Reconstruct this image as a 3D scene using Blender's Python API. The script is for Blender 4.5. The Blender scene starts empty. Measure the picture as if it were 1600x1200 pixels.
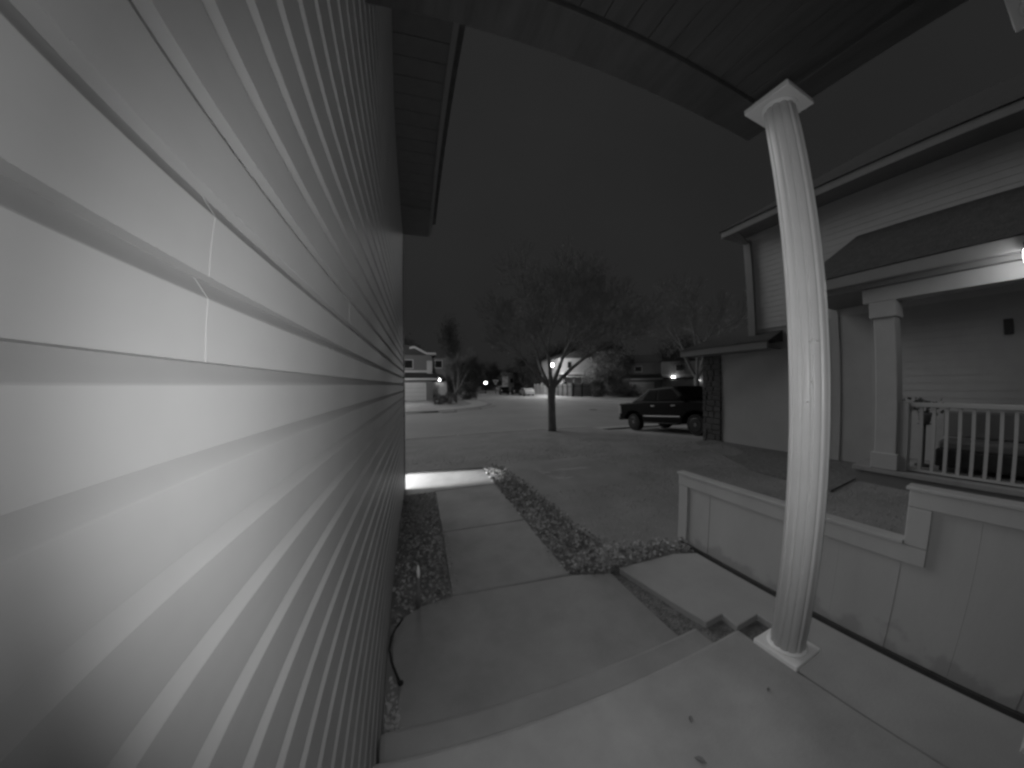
import bpy, math, random
from mathutils import Vector, Matrix, noise
random.seed(7)
PI = math.pi
S = bpy.context.scene
COL = S.collection

# ------------------------------------------------------------------ camera
# A doorbell camera: a very wide lens (about 140 degrees across) 1.2 m above the porch floor.
# World origin = the lens.  x to the right, y towards the street along the house wall, z up.
cd = bpy.data.cameras.new('camera'); cam = bpy.data.objects.new('camera', cd); COL.objects.link(cam)
S.camera = cam
cd.type = 'PANO'; cd.panorama_type = 'FISHEYE_LENS_POLYNOMIAL'
cd.sensor_fit = 'HORIZONTAL'; cd.sensor_width = 36; cd.sensor_height = 27
cd.fisheye_fov = math.radians(200)
_s = 1600 / 36 / 416.17
cd.fisheye_polynomial_k0 = 0
cd.fisheye_polynomial_k1 = -_s
cd.fisheye_polynomial_k2 = .2556 * _s ** 2
cd.fisheye_polynomial_k3 = -.0345 * _s ** 3
cd.fisheye_polynomial_k4 = 0
cd.clip_start = .01; cd.clip_end = 2000
YAW, PITCH, ROLL = .3159, .0019, -.0094
_f = Vector((math.sin(YAW) * math.cos(PITCH), math.cos(YAW) * math.cos(PITCH), math.sin(PITCH)))
_r = Vector((math.cos(YAW), -math.sin(YAW), 0)); _u = _r.cross(_f)
_r2 = math.cos(ROLL) * _r + math.sin(ROLL) * _u; _u2 = -math.sin(ROLL) * _r + math.cos(ROLL) * _u
cam.matrix_world = Matrix(((_r2.x, _u2.x, -_f.x, 0), (_r2.y, _u2.y, -_f.y, 0), (_r2.z, _u2.z, -_f.z, 0), (0, 0, 0, 1)))

# ------------------------------------------------------------------ world: night sky with town glow
W = bpy.data.worlds.new('World'); S.world = W; W.use_nodes = True
wn = W.node_tree.nodes; wl = W.node_tree.links; wn.clear()
wo = wn.new('ShaderNodeOutputWorld'); wb = wn.new('ShaderNodeBackground'); wl.new(wb.outputs[0], wo.inputs[0])
# moonless night: even grey town glow that fades towards the unlit horizon and the zenith
wt = wn.new('ShaderNodeTexCoord'); wx = wn.new('ShaderNodeSeparateXYZ'); wl.new(wt.outputs['Generated'], wx.inputs[0])
wm = wn.new('ShaderNodeValToRGB'); wr = wm.color_ramp; wr.interpolation = 'B_SPLINE'
for pos, v in ((0, .70), (.12, .80), (.32, 1.12), (.6, .95), (1, .82)):
    e_ = wr.elements[0] if pos == 0 else wr.elements[1] if pos == 1 else wr.elements.new(pos)
    e_.position = pos; e_.color = (v, v, v, 1)
wl.new(wx.outputs['Z'], wm.inputs['Fac']); wz = wn.new('ShaderNodeTexNoise'); wz.inputs['Scale'].default_value = 1.6; wz.inputs['Detail'].default_value = 4; wl.new(wt.outputs['Generated'], wz.inputs['Vector'])
wk = wn.new('ShaderNodeMapRange'); wk.inputs['From Min'].default_value = .3; wk.inputs['From Max'].default_value = .7; wk.inputs['To Min'].default_value = .9; wk.inputs['To Max'].default_value = 1.12
wl.new(wz.outputs[0], wk.inputs['Value']); wv = wn.new('ShaderNodeMath'); wv.operation = 'MULTIPLY'; wl.new(wm.outputs[0], wv.inputs[0]); wl.new(wk.outputs[0], wv.inputs[1])
wl.new(wv.outputs[0], wb.inputs['Color'])
wb.inputs['Strength'].default_value = .0245

# ------------------------------------------------------------------ broad soft light from the street side
def light(name, kind, loc, energy, target=None, **kw):
    d = bpy.data.lights.new(name, kind); d.energy = energy; d.color = (1, 1, 1)
    for k, v in kw.items(): setattr(d, k, v)
    o = bpy.data.objects.new(name, d); COL.objects.link(o); o.location = loc
    if target is not None:
        o.rotation_euler = (Vector(target) - Vector(loc)).to_track_quat('-Z', 'Y').to_euler()
    return o
light('street_glow', 'SUN', (-6, 12, 14), 1.15, (-6 + .30, 12 - .85, 14 - .50), angle=math.radians(50))  # broad lamp added for the glow of unseen street lamps
# the doorbell's own infrared lamp
IRP = (.014, .01, -.03)
light('infrared_lamp', 'SPOT', IRP, 37.0, (IRP[0] + .61, IRP[1] + 1, IRP[2] - .05), spot_size=math.radians(177), spot_blend=1.0, shadow_soft_size=.012)
light('infrared_flood', 'SPOT', IRP, 2.8, (IRP[0] - .32, IRP[1] + 1, IRP[2] + .48), spot_size=math.radians(161), spot_blend=1.0, shadow_soft_size=.012)

S.view_settings.view_transform = 'Standard'; S.view_settings.look = 'None'
S.view_settings.exposure = 0; S.view_settings.gamma = 1; S.view_settings.use_curve_mapping = False
S.render.engine = 'CYCLES'
S.cycles.use_denoising = True; S.cycles.pixel_filter_type = 'BLACKMAN_HARRIS'; S.cycles.filter_width = 2.7   # the soft little lens
S.cycles.max_bounces = 5; S.cycles.diffuse_bounces = 3
S.cycles.use_adaptive_sampling = True; S.cycles.adaptive_threshold = .02
S.cycles.sample_clamp_indirect = 3

# ------------------------------------------------------------------ materials (the picture is infrared: greys only)
MATS = {}
def mat(name, v, rough=.8, var=.12, scale=6.0, bump=.0, bscale=40.0, metal=0.0, spec=.3, stretch=(1, 1, 1), emit=0.0, coord='Object'):
    if name in MATS: return MATS[name]
    m = bpy.data.materials.new(name); m.use_nodes = True
    n = m.node_tree.nodes; l = m.node_tree.links
    b = n['Principled BSDF']
    b.inputs['Roughness'].default_value = rough; b.inputs['Metallic'].default_value = metal
    b.inputs['Specular IOR Level'].default_value = spec
    tc = n.new('ShaderNodeTexCoord'); mp = n.new('ShaderNodeMapping'); mp.inputs['Scale'].default_value = stretch
    l.new(tc.outputs[coord], mp.inputs[0])
    t = n.new('ShaderNodeTexNoise'); t.inputs['Scale'].default_value = scale; t.inputs['Detail'].default_value = 6; t.inputs['Roughness'].default_value = .62
    l.new(mp.outputs[0], t.inputs['Vector'])
    r = n.new('ShaderNodeMapRange'); r.inputs['From Min'].default_value = .25; r.inputs['From Max'].default_value = .75
    r.inputs['To Min'].default_value = v * (1 - var); r.inputs['To Max'].default_value = v * (1 + var)
    l.new(t.outputs[0], r.inputs['Value']); l.new(r.outputs[0], b.inputs['Base Color'])
    if bump > 0:
        t2 = n.new('ShaderNodeTexNoise'); t2.inputs['Scale'].default_value = bscale; t2.inputs['Detail'].default_value = 5
        l.new(mp.outputs[0], t2.inputs['Vector'])
        bp = n.new('ShaderNodeBump'); bp.inputs['Strength'].default_value = bump; bp.inputs['Distance'].default_value = .02
        l.new(t2.outputs[0], bp.inputs['Height']); l.new(bp.outputs[0], b.inputs['Normal'])
    if emit > 0:
        b.inputs['Emission Color'].default_value = (1, 1, 1, 1); b.inputs['Emission Strength'].default_value = emit
    MATS[name] = m
    return m
M_SIDING = mat('vinyl_siding', .32, .48, .07, 3.5, .015, 14, spec=.25)
M_TRIM = mat('corner_trim', .16, .6, .1)
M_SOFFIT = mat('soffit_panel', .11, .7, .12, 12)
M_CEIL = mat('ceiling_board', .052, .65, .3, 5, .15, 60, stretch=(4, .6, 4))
M_COLUMN = mat('white_aluminium', .66, .38, .05, 5, .02, 90, spec=.4)
M_SCREW = mat('bright_screw', .95, .38, .02, metal=1)
M_CONC = mat('worn_concrete', .25, .85, .26, 1.7, .06, 70)
M_CONC2 = mat('pale_concrete', .30, .85, .24, 2.1, .06, 80)
M_PADC = mat('pad_concrete', .32, .85, .12, 2.2, .05, 70)
M_SOIL = mat('soil', .16, 1, .5, 22, .9, 45)  # bed soil, also the dark strip and the house shade sheet
M_LAWN = mat('lawn', .21, .95, .22, 1.4, .15, 60)
M_GRASS = mat('grass_blade', .36, .8, .35, 3)
M_FARLAWN = mat('far_lawn', .24, .95, .30, .5, .4, 8)
M_ROAD = mat('road', .26, .82, .16, .35, .12, 40, spec=.2)
M_KERB = mat('kerb_concrete', .34, .85, .15, 1.5, .1, 40)
M_FENCE = mat('painted_fence', .37, .75, .08, 3, .03, 50, stretch=(1, 1, .4))
M_DARK = mat('dark_timber', .05, .9, .3, 8)
M_WHITE = mat('white_paint', .38, .6, .06, 4)
M_NWALL = mat('neighbour_siding', .36, .6, .06, 3, .03, 40)
M_STUCCO = mat('garage_side_panel', .40, .8, .07, 2)
M_ROOF = mat('dark_shingle', .06, .9, .3, 9, .5, 30)
M_STONE = mat('stone_veneer', .10, .9, .35, 5, .5, 20)
M_GUTTER = mat('gutter_metal', .22, .5, .06, 4)
M_BARK = mat('bark', .24, .95, .4, 9, .8, 18, stretch=(1, 1, .3))
M_TWIG = mat('twig', .26, .9, .3, 3)
M_LEAF = mat('dry_leaf', .34, .8, .35, 3)
M_LEAFD = mat('dark_leaf', .28, .8, .5, 5)
M_EVER = mat('evergreen', .10, .9, .4, 2)
M_HEDGE = mat('hedge_leaf', .17, .9, .4, 2)
M_BLACK = mat('black_car_paint', .007, .4, .1, spec=.07)
M_GLASS = mat('dark_glass', .006, .5, .05, spec=.02)
M_RUBBER = mat('rubber', .02, .85, .2, 20)
M_CHROME = mat('chrome', .28, .3, .03, metal=1)
M_RIM = mat('grey_rim', .05, .4, .05, metal=.6)
M_LENS = mat('tail_light_lens', .45, .1, .05, spec=.8)
M_FWALL = mat('far_wall_pale', .46, .8, .08, 1)
M_FWALLD = mat('far_wall_dark', .16, .8, .1, 1)
M_FTRIM = mat('far_trim', .55, .7, .06, 1)
M_PANE = mat('window_pane', .02, .08, .05, spec=.6)
M_BOARD = mat('fence_board_pale', .40, .85, .15, 1.5, .1, 20, stretch=(1, 1, .3))
M_BOARDD = mat('fence_board_dark', .13, .85, .2, 1.5, .1, 20, stretch=(1, 1, .3))
M_METAL = mat('dark_metal', .03, .5, .1, metal=.3)
M_GLOBE = mat('lit_globe', .8, .5, .01, emit=14)
M_BULB = mat('lit_bulb', .8, .5, .01, emit=9)
M_DIMBULB = mat('dim_bulb', .8, .5, .01, emit=1.2)

# ------------------------------------------------------------------ mesh helpers
class MB:
    def __init__(s): s.v = []; s.f = []
    def vert(s, p): s.v.append(tuple(p)); return len(s.v) - 1
    def poly(s, pts): s.f.append([s.vert(p) for p in pts]); return s
    def box(s, x0, x1, y0, y1, z0, z1):
        i = len(s.v)
        s.v += [(x0, y0, z0), (x1, y0, z0), (x1, y1, z0), (x0, y1, z0), (x0, y0, z1), (x1, y0, z1), (x1, y1, z1), (x0, y1, z1)]
        s.f += [[i, i + 3, i + 2, i + 1], [i + 4, i + 5, i + 6, i + 7], [i, i + 1, i + 5, i + 4], [i + 1, i + 2, i + 6, i + 5], [i + 2, i + 3, i + 7, i + 6], [i + 3, i, i + 4, i + 7]]
        return s
    def prism(s, pts, off):                       # a closed polygon swept along the vector off
        n = len(pts); i = len(s.v); off = Vector(off)
        s.v += [tuple(p) for p in pts] + [tuple(Vector(p) + off) for p in pts]
        s.f.append(list(range(i, i + n))[::-1]); s.f.append(list(range(i + n, i + 2 * n)))
        for k in range(n):
            a, b = i + k, i + (k + 1) % n
            s.f.append([a, b, b + n, a + n])
        return s
    def sheet(s, pts, z, t):                      # plan polygon, top at z (number or function), thickness t
        zf = z if callable(z) else (lambda x, y: z)
        n = len(pts); i = len(s.v)
        s.v += [(x, y, zf(x, y)) for x, y in pts] + [(x, y, zf(x, y) - t) for x, y in pts]
        s.f.append(list(range(i, i + n))); s.f.append(list(range(i + n, i + 2 * n))[::-1])
        for k in range(n):
            a, b = i + k, i + (k + 1) % n
            s.f.append([a, a + n, b + n, b])
        return s
    def tube(s, p0, p1, r0, r1, n=6, cap=True):
        p0, p1 = Vector(p0), Vector(p1); d = p1 - p0
        if d.length < 1e-6: return s
        d.normalize(); a = d.orthogonal().normalized(); b = d.cross(a); i = len(s.v)
        for p, r in ((p0, r0), (p1, r1)):
            for k in range(n):
                t = 2 * PI * k / n; s.v.append(tuple(p + a * (r * math.cos(t)) + b * (r * math.sin(t))))
        for k in range(n):
            k2 = (k + 1) % n; s.f.append([i + k, i + k2, i + n + k2, i + n + k])
        if cap: s.f.append(list(range(i, i + n))[::-1]); s.f.append(list(range(i + n, i + 2 * n)))
        return s
    def path(s, pts, r, n=8):
        for a, b in zip(pts, pts[1:]): s.tube(a, b, r, r, n)
        return s
    def lathe(s, prof, c, n=24, fn=None):         # prof: (radius, z) from bottom up
        i = len(s.v); cx, cy, cz = c
        for r, z in prof:
            for k in range(n):
                t = 2 * PI * k / n; q = r * (fn(t) if fn else 1)
                s.v.append((cx + q * math.cos(t), cy + q * math.sin(t), cz + z))
        for j in range(len(prof) - 1):
            for k in range(n):
                k2 = (k + 1) % n; a = i + j * n
                s.f.append([a + k, a + k2, a + n + k2, a + n + k])
        s.f.append(list(range(i, i + n))[::-1]); e = i + (len(prof) - 1) * n; s.f.append(list(range(e, e + n)))
        return s
    def build(s, name, m, parent=None, smooth=False, bevel=0.0, label=None):
        me = bpy.data.meshes.new(name); me.from_pydata(s.v, [], s.f); me.update()
        me.materials.append(m)
        if smooth: me.shade_smooth()
        o = bpy.data.objects.new(name, me); COL.objects.link(o)
        if parent: o.parent = parent
        if bevel > 0:
            md = o.modifiers.new('bevel', 'BEVEL'); md.width = bevel; md.segments = 2; md.limit_method = 'ANGLE'
        if label: o['label'] = label
        return o
def tag(o, label, cat, group=None):
    o['label'] = label; o['category'] = cat
    if group: o['group'] = group
    return o
def structure(o): o['kind'] = 'structure'; return o
def stuff(o): o['kind'] = 'stuff'; return o
def thing(name, label, cat, loc=(0, 0, 0), rz=0, group=None):
    o = bpy.data.objects.new(name, None); COL.objects.link(o); o.location = loc; o.rotation_euler = (0, 0, rz)
    return tag(o, label, cat, group)
def sstep(a, b, x):
    t = min(1, max(0, (x - a) / (b - a))); return t * t * (3 - 2 * t)
def lerp(a, b, t): return a + (b - a) * t

# ------------------------------------------------------------------ terrain
ROADZ = -2.15
def G(x, y):                                       # front lawns, sloping to the street
    z = -1.565 - .455 * min(1, max(0, (y - 4.9) / 6.4))
    z += .07 * sstep(2.6, 6.5, x) * (1 - sstep(4.5, 8.5, y))
    return z
def DRV(x, y): return -1.83 - .085 * (y - 7.27)   # the neighbour's driveway
g = MB(); g.poly([(-900, -900, -2.32), (900, -900, -2.32), (900, 900, -2.32), (-900, 900, -2.32)])
structure(g.build('ground', M_FARLAWN))
lw = MB(); xs = [-30, -16, -8, -4, -2] + [-1 + .5 * i for i in range(20)] + [10, 14, 20, 30, 45, 60]; ys = [-8, -4, -2, 0] + [1.2 + .46 * i for i in range(23)]
for j, y in enumerate(ys):
    for i, x in enumerate(xs):
        lw.vert((x, y, G(x, y) + (.012 * noise.noise(Vector((x * .9, y * .9, 3))) if y > 2 else 0)))
nx = len(xs)
for j in range(len(ys) - 1):
    for i in range(nx - 1):
        # leave the driveway and the house footprints open
        cx, cy = (xs[i] + xs[i + 1]) / 2, (ys[j] + ys[j + 1]) / 2
        if xs[i] >= 7.5 and xs[i + 1] <= 14 and cy > 5.4: continue
        lw.f.append([j * nx + i, j * nx + i + 1, (j + 1) * nx + i + 1, (j + 1) * nx + i])
structure(lw.build('lawn', M_LAWN, smooth=True))
# road: one sheet of the street and the side street
structure(MB().sheet([(-70, 11.3), (90, 11.3), (90, 24), (40, 150), (-20, 150), (-70, 24)], ROADZ, .1).build('road', M_ROAD))
# near kerb, in lengths with joints; lowered at the driveway
kb = None
def kerb_run(pts, name='kerb', w=.32, top=-2.0, m=M_KERB, inward=1, parent=None, rolled=False):
    root = None
    for (x0, y0), (x1, y1) in zip(pts, pts[1:]):
        L = math.hypot(x1 - x0, y1 - y0); n = max(1, int(L / 3.0)); dx, dy = (x1 - x0) / L, (y1 - y0) / L; px, py = -dy * w * inward, dx * w * inward
        for k in range(n):
            a, b = k * L / n + .006, (k + 1) * L / n - .006
            q = [(x0 + dx * a, y0 + dy * a), (x0 + dx * b, y0 + dy * b)]
            hi_ = {(round(a_[0], 4), round(a_[1], 4)) for a_ in q}
            zf = (lambda x, y: -2.034 if (round(x, 4), round(y, 4)) in hi_ else ROADZ + .012) if rolled else top
            mb = MB().sheet([q[0], q[1], (q[1][0] + px, q[1][1] + py), (q[0][0] + px, q[0][1] + py)][::1 if inward > 0 else -1], zf, .3)
            o = mb.build('kerb' if root is None else 'kerb_length', m, root, bevel=.02 if rolled else .07)
            if root is None: root = structure(o)
    return root
kerb_run([(-20, 11.325), (7.5, 11.325)], top=-2.012)
kerb_run([(14.2, 11.325), (46, 11.325)], top=-2.012)
structure(MB().sheet([(7.5, 5.6), (14, 5.6), (14, 11.3), (7.5, 11.3)], lambda x, y: DRV(x, y) - .012, .12).build('driveway', M_CONC))
structure(MB().sheet([(7.5, 11.3), (14, 11.3), (14.2, 11.9), (7.3, 11.9)], lambda x, y: ROADZ + (.03 if y < 11.5 else .004), .1).build('driveway_apron', M_KERB))

# ------------------------------------------------------------------ porch floor, steps, path
structure(MB().box(-.213, 1.43, -1.2, .85, -1.9, -1.2).build('porch_floor', M_CONC2, bevel=.022))
structure(MB().box(-.213, 1.43, .852, 1.085, -1.9, -1.365).build('porch_step', M_CONC, bevel=.025))
structure(MB().sheet([(1.43, 1.087), (1.44, 1.88), (1.15, 1.97), (.6, 2.02), (.19, 2.04), (-.02, 2.0), (-.13, 1.93), (-.19, 1.82), (-.2, 1.68), (-.185, 1.55), (-.15, 1.44), (-.165, 1.3), (-.17, 1.087)][::-1], -1.52, .3).build('path_apron', M_CONC, bevel=.01))
pth = structure(MB().sheet([(.2, 2.05), (1.12, 2.0), (1.12, 2.98), (.21, 3.0)], -1.52, .2).build('path', M_CONC, bevel=.008))
MB().sheet([(.21, 3.012), (1.12, 2.992), (1.09, 4.2), (.2, 4.2)], -1.522, .2).build('path_slab', M_CONC, pth, bevel=.008)
MB().sheet([(-4, 4.43), (-.232, 4.43), (-.232, 4.18), (.2, 4.18), (.2, 4.208), (1.09, 4.208), (1.06, 4.97), (-.2, 5.17), (-4, 5.25)], -1.52, .2).build('path_slab', M_CONC2, pth, bevel=.008)
# side pad with its stepped edge, a lower dark strip left between it and the steps
structure(MB().sheet([(1.53, 1.9), (1.665, 1.19), (1.82, 1.195), (1.81, 1.075), (2.02, 1.08), (2.02, .9), (1.437, .9), (1.437, -1.2), (2.3, -1.2), (2.3, 1.80), (2.1, 1.88)], -1.51, .2).build('side_pad', M_PADC, bevel=.006))
structure(MB().sheet([(1.435, -1.2), (2.36, -1.2), (2.36, 2.0), (1.445, 1.95)], -1.556, .1).build('dark_strip', M_SOIL))

# ------------------------------------------------------------------ planting beds
BED_R = [(1.06, 4.97), (1.075, 4.1), (1.1, 2.6), (1.13, 2.1), (1.2, 1.99), (1.43, 1.9), (1.54, 1.93), (2.1, 1.9), (2.33, 1.84), (2.36, 2.06), (1.9, 2.14), (1.66, 2.25), (1.58, 2.63), (1.55, 3.55), (1.46, 4.77), (1.3, 5.05)]
BED_L = [(-.215, 1.75), (-.12, 1.95), (.19, 2.06), (.2, 4.17), (-.215, 4.17)]
structure(MB().sheet(BED_R, -1.538, .15).build('planting_bed', M_SOIL))
structure(MB().sheet(BED_L, -1.535, .15).build('wall_bed', M_SOIL))
def inside(p, poly):
    x, y = p; c = False
    for (x0, y0), (x1, y1) in zip(poly, poly[1:] + poly[:1]):
        if (y0 > y) != (y1 > y) and x < (x1 - x0) * (y - y0) / (y1 - y0) + x0: c = not c
    return c
def leaf(mb, p, sz, tilt=.9):
    a = random.uniform(0, 2 * PI); q = Matrix.Rotation(a, 3, 'Z') @ Matrix.Rotation(random.uniform(-tilt, tilt), 3, 'X') @ Matrix.Rotation(random.uniform(-tilt, tilt), 3, 'Y')
    P = Vector(p); w = sz * .34
    pts = [(-sz / 2, 0, 0), (-.05 * sz, -w, .12 * sz), (sz / 2, 0, .05 * sz), (-.05 * sz, w, .12 * sz)]
    v = [P + q @ Vector(t) for t in pts]
    mb.f.append([mb.vert(v[0]), mb.vert(v[1]), mb.vert(v[2])]); mb.f.append([mb.vert(v[0]), mb.vert(v[2]), mb.vert(v[3])])
def scatter(poly, n, fn):
    x0, x1 = min(p[0] for p in poly), max(p[0] for p in poly); y0, y1 = min(p[1] for p in poly), max(p[1] for p in poly)
    k = 0
    while k < n:
        p = (random.uniform(x0, x1), random.uniform(y0, y1))
        if inside(p, poly): fn(*p); k += 1
lv, ld = MB(), MB()
def put(x, y):
    d = random.random()
    leaf(lv if d < .22 else ld, (x, y, -1.53 + random.uniform(0, .06)), random.uniform(.02, .05))
scatter(BED_R, 3400, put)
scatter(BED_L, 1000, lambda x, y: leaf(lv if random.random() < .05 else ld, (x, y, -1.525 + random.uniform(0, .03)), random.uniform(.02, .045)))
EDGE = [(1.0, 2.5), (1.06, 2.0), (1.2, 1.9), (1.45, 1.86), (1.3, 2.2)]
scatter(EDGE, 90, lambda x, y: leaf(lv, (x, y, -1.508 + random.uniform(0, .03)), random.uniform(.014, .03)))
scatter([(.1, 2.02), (.25, 2.0), (.26, 3.0), (.18, 3.4), (.15, 2.1)], 120, lambda x, y: leaf(lv if random.random() < .4 else ld, (x, y, -1.508 + random.uniform(0, .03)), random.uniform(.012, .028)))
scatter([(-.2, 1.1), (-.13, 1.1), (-.15, 1.42), (-.2, 1.45)], 60, lambda x, y: leaf(lv, (x, y, -1.505 + random.uniform(0, .03)), random.uniform(.012, .03)))
stuff(tag(lv.build('leaf_litter', M_LEAF), 'pale dry leaves scattered over the planting beds', 'leaves'))
stuff(tag(ld.build('ground_cover', M_LEAFD), 'dark low ground cover in the planting beds', 'ground cover'))
# short grass on the near lawns
gr = MB()
def blade(x, y):
    if random.random() < sstep(3.2, 9.5, y) or (x < 3.4 and 3.7 < y < 5.4): return
    z = G(x, y); h = random.uniform(.012, .028); a = random.uniform(0, PI); w = random.uniform(.003, .006)
    dx, dy = w * math.cos(a), w * math.sin(a); lx, ly = random.uniform(-.02, .02), random.uniform(-.02, .02)
    gr.f.append([gr.vert((x - dx, y - dy, z - .01)), gr.vert((x + dx, y + dy, z - .01)), gr.vert((x + lx, y + ly, z + h))])
random.seed(11)
scatter([(1.4, 5.1), (1.6, 3.5), (1.62, 2.6), (1.75, 2.26), (2.4, 2.14), (2.4, 1.0), (6.6, 1.0), (7.0, 5.4), (7.2, 9.5), (-1.2, 9.5), (-1.2, 5.3)], 42000, blade)
stuff(tag(gr.build('grass', M_GRASS), 'short frosty grass of the front lawns', 'grass'))
# little plants
def sprig(name, label, x, y, h, n, m, sz, group=None):
    t = thing(name, label, 'plant', (x, y, -1.54), 0, group)
    st = MB(); lf = MB()
    for k in range(n):
        a = random.uniform(0, 2 * PI); r = random.uniform(.0, .05); hh = h * random.uniform(.6, 1); tip = Vector((r * math.cos(a) * 2, r * math.sin(a) * 2, hh))
        b = Vector((r * math.cos(a) * .3, r * math.sin(a) * .3, 0)); st.tube(b, tip, .004, .002, 5)
        for q in range(7):
            leaf(lf, b.lerp(tip, .3 + .7 * q / 6) + Vector((random.uniform(-.015, .015), random.uniform(-.015, .015), 0)), sz * random.uniform(.7, 1.2), 1.2)
    st.build('stem', m, t)['kind'] = 'stuff'; lf.build('leaf_cluster', m, t)['kind'] = 'stuff'
    return t
random.seed(5)
sprig('garden_plant', 'tall leafy sprig at the corner of the planting bed by the apron', 1.47, 2.0, .20, 6, M_LEAF, .045)
sprig('garden_plant', 'small leafy sprig beside the path at the near end of the dark bed', 1.27, 2.06, .12, 4, M_LEAF, .035)
sprig('garden_plant', 'low leafy tuft beside the fence end', 1.9, 2.05, .10, 6, M_LEAF, .04)
sprig('garden_plant', 'wispy grey tuft against the siding below the porch step', -.185, 1.2, .12, 5, M_LEAF, .03)
t = thing('upright_plant', 'single upright plant with bright tip in the bed beside the siding', 'plant', (-.04, 1.99, -1.535))
u = MB()
for k in range(5):
    a = k * 1.26; u.tube((.012 * math.cos(a), .012 * math.sin(a), 0), (.004 * math.cos(a) + .01, .004 * math.sin(a), .21 + .02 * k % .05), .007, .004, 5)
u.build('stalk', M_HEDGE, t, smooth=True)
MB().lathe([(.003, .22), (.010, .25), (.012, .28), (.007, .31), (.002, .325)], (.012, 0, 0), 10).build('seed_head', mat('pale_bud', .75, .7), t, smooth=True)
hs = [(-.14, 1.88, -1.50), (-.175, 1.80, -1.49), (-.2, 1.72, -1.48), (-.205, 1.63, -1.48), (-.19, 1.55, -1.49), (-.165, 1.48, -1.5), (-.145, 1.43, -1.505)]
t = thing('drip_hose', 'thin black hose curling along the siding onto the apron', 'hose', (0, 0, 0))
MB().path(hs, .006, 8).build('tube', M_RUBBER, t, smooth=True)
MB().lathe([(.009, 0), (.013, .008), (.013, .018), (.007, .024)], (-.142, 1.425, -1.518), 10).build('end_cap', M_RUBBER, t, smooth=True)

# ------------------------------------------------------------------ our own house: the long sided wall, eave, porch roof
WX = -.2385                                         # face behind the siding
own = thing('house', 'pale lap-sided house wall running along the left with dark eave and porch ceiling', 'house', (0, 0, 0))
MB().box(-7, WX, -1.5, 4.40, -1.9, 2.2).build('wall_core', M_SIDING, own)
EXP = .0912; ZB0 = -1.5238                          # butts at .118, .027, -.064 ...
prof = [(.0180, 0), (.0178, .034), (.0186, .0665), (.0178, .0682), (.0010, .0925), (.0010, .098), (.000, .098), (.0, .0)]
meshes = {}
def course(y0, y1, key):
    if key in meshes: return meshes[key]
    mb = MB(); mb.prism([(x, y0, z) for x, z in prof], (0, y1 - y0, 0))
    me = bpy.data.meshes.new('siding_course'); me.from_pydata(mb.v, [], mb.f); me.update(); me.materials.append(M_SIDING)
    meshes[key] = me; return me
ncourse = int((2.2 - ZB0) / EXP) + 1
random.seed(21); joints = {}
for k in range(ncourse):
    pair = (k + 1) // 2
    if pair not in joints: joints[pair] = random.choice([1.6, 2.4, 3.1, 2.0, 2.75])
    z = ZB0 + EXP * k
    jy = joints[pair]
    if abs(z - .027) < .02 or abs(z - .118) < .02: jy = .36
    if abs(z - .209) < .02 or abs(z - .30) < .02: jy = 1.05
    for (a, b, off) in ((-1.0, jy - .0004, 0), (jy, 4.33, .0005)):
        o = bpy.data.objects.new('siding_course', course(a, b, (a, b))); COL.objects.link(o); o.parent = own
        o.location = (WX + off, 0, z)
MB().box(WX - .08, WX + .03, 4.33, 4.42, -1.56, 2.17).build('corner_trim', M_TRIM, own)
MB().box(-7, WX - .001, 4.40, 4.416, -1.9, 2.2).build('front_wall', M_SIDING, own)
MB().box(WX - .02, WX + .012, -1.0, 4.39, -1.62, -1.526).build('foundation', M_CONC, own)
# eave above the wall: narrow soffit panels side by side, a fascia, a gutter and a boxed end
n = 18
for k in range(n):
    y0 = .9 + (3.62 - .9) * k / n; y1 = .9 + (3.62 - .9) * (k + 1) / n
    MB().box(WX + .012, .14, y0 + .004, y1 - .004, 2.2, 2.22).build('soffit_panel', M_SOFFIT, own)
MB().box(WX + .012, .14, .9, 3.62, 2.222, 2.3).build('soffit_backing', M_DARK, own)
MB().box(.14, .18, .9, 4.3, 2.185, 2.42).build('fascia', M_TRIM, own, bevel=.004)
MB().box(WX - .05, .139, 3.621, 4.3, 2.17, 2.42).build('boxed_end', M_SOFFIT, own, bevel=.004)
MB().prism([(-7, .9, 2.43), (.24, .9, 2.43), (-7, .9, 4.6)], (0, 3.5, 0)).build('roof', M_ROOF, own)
# porch ceiling boards and the beam round it
nb = 17
for k in range(nb):
    x0 = -.2 + 1.66 * k / nb; x1 = -.2 + 1.66 * (k + 1) / nb
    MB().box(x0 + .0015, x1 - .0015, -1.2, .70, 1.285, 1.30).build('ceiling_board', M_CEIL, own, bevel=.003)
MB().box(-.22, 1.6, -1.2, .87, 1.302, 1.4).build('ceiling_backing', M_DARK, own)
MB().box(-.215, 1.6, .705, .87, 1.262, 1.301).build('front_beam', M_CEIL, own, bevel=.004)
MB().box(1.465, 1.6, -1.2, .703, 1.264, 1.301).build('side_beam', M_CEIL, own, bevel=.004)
MB().prism([(-.2, .9, 1.41), (1.66, .9, 1.41), (1.66, -1.2, 1.41), (-.2, -1.2, 1.41)], (0, 0, .12)).build('porch_roof', M_ROOF, own)
MB().box(-7, 1.6, -1.75, -1.22, -1.9, 2.2).build('door_wall', M_SIDING, own)

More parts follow.
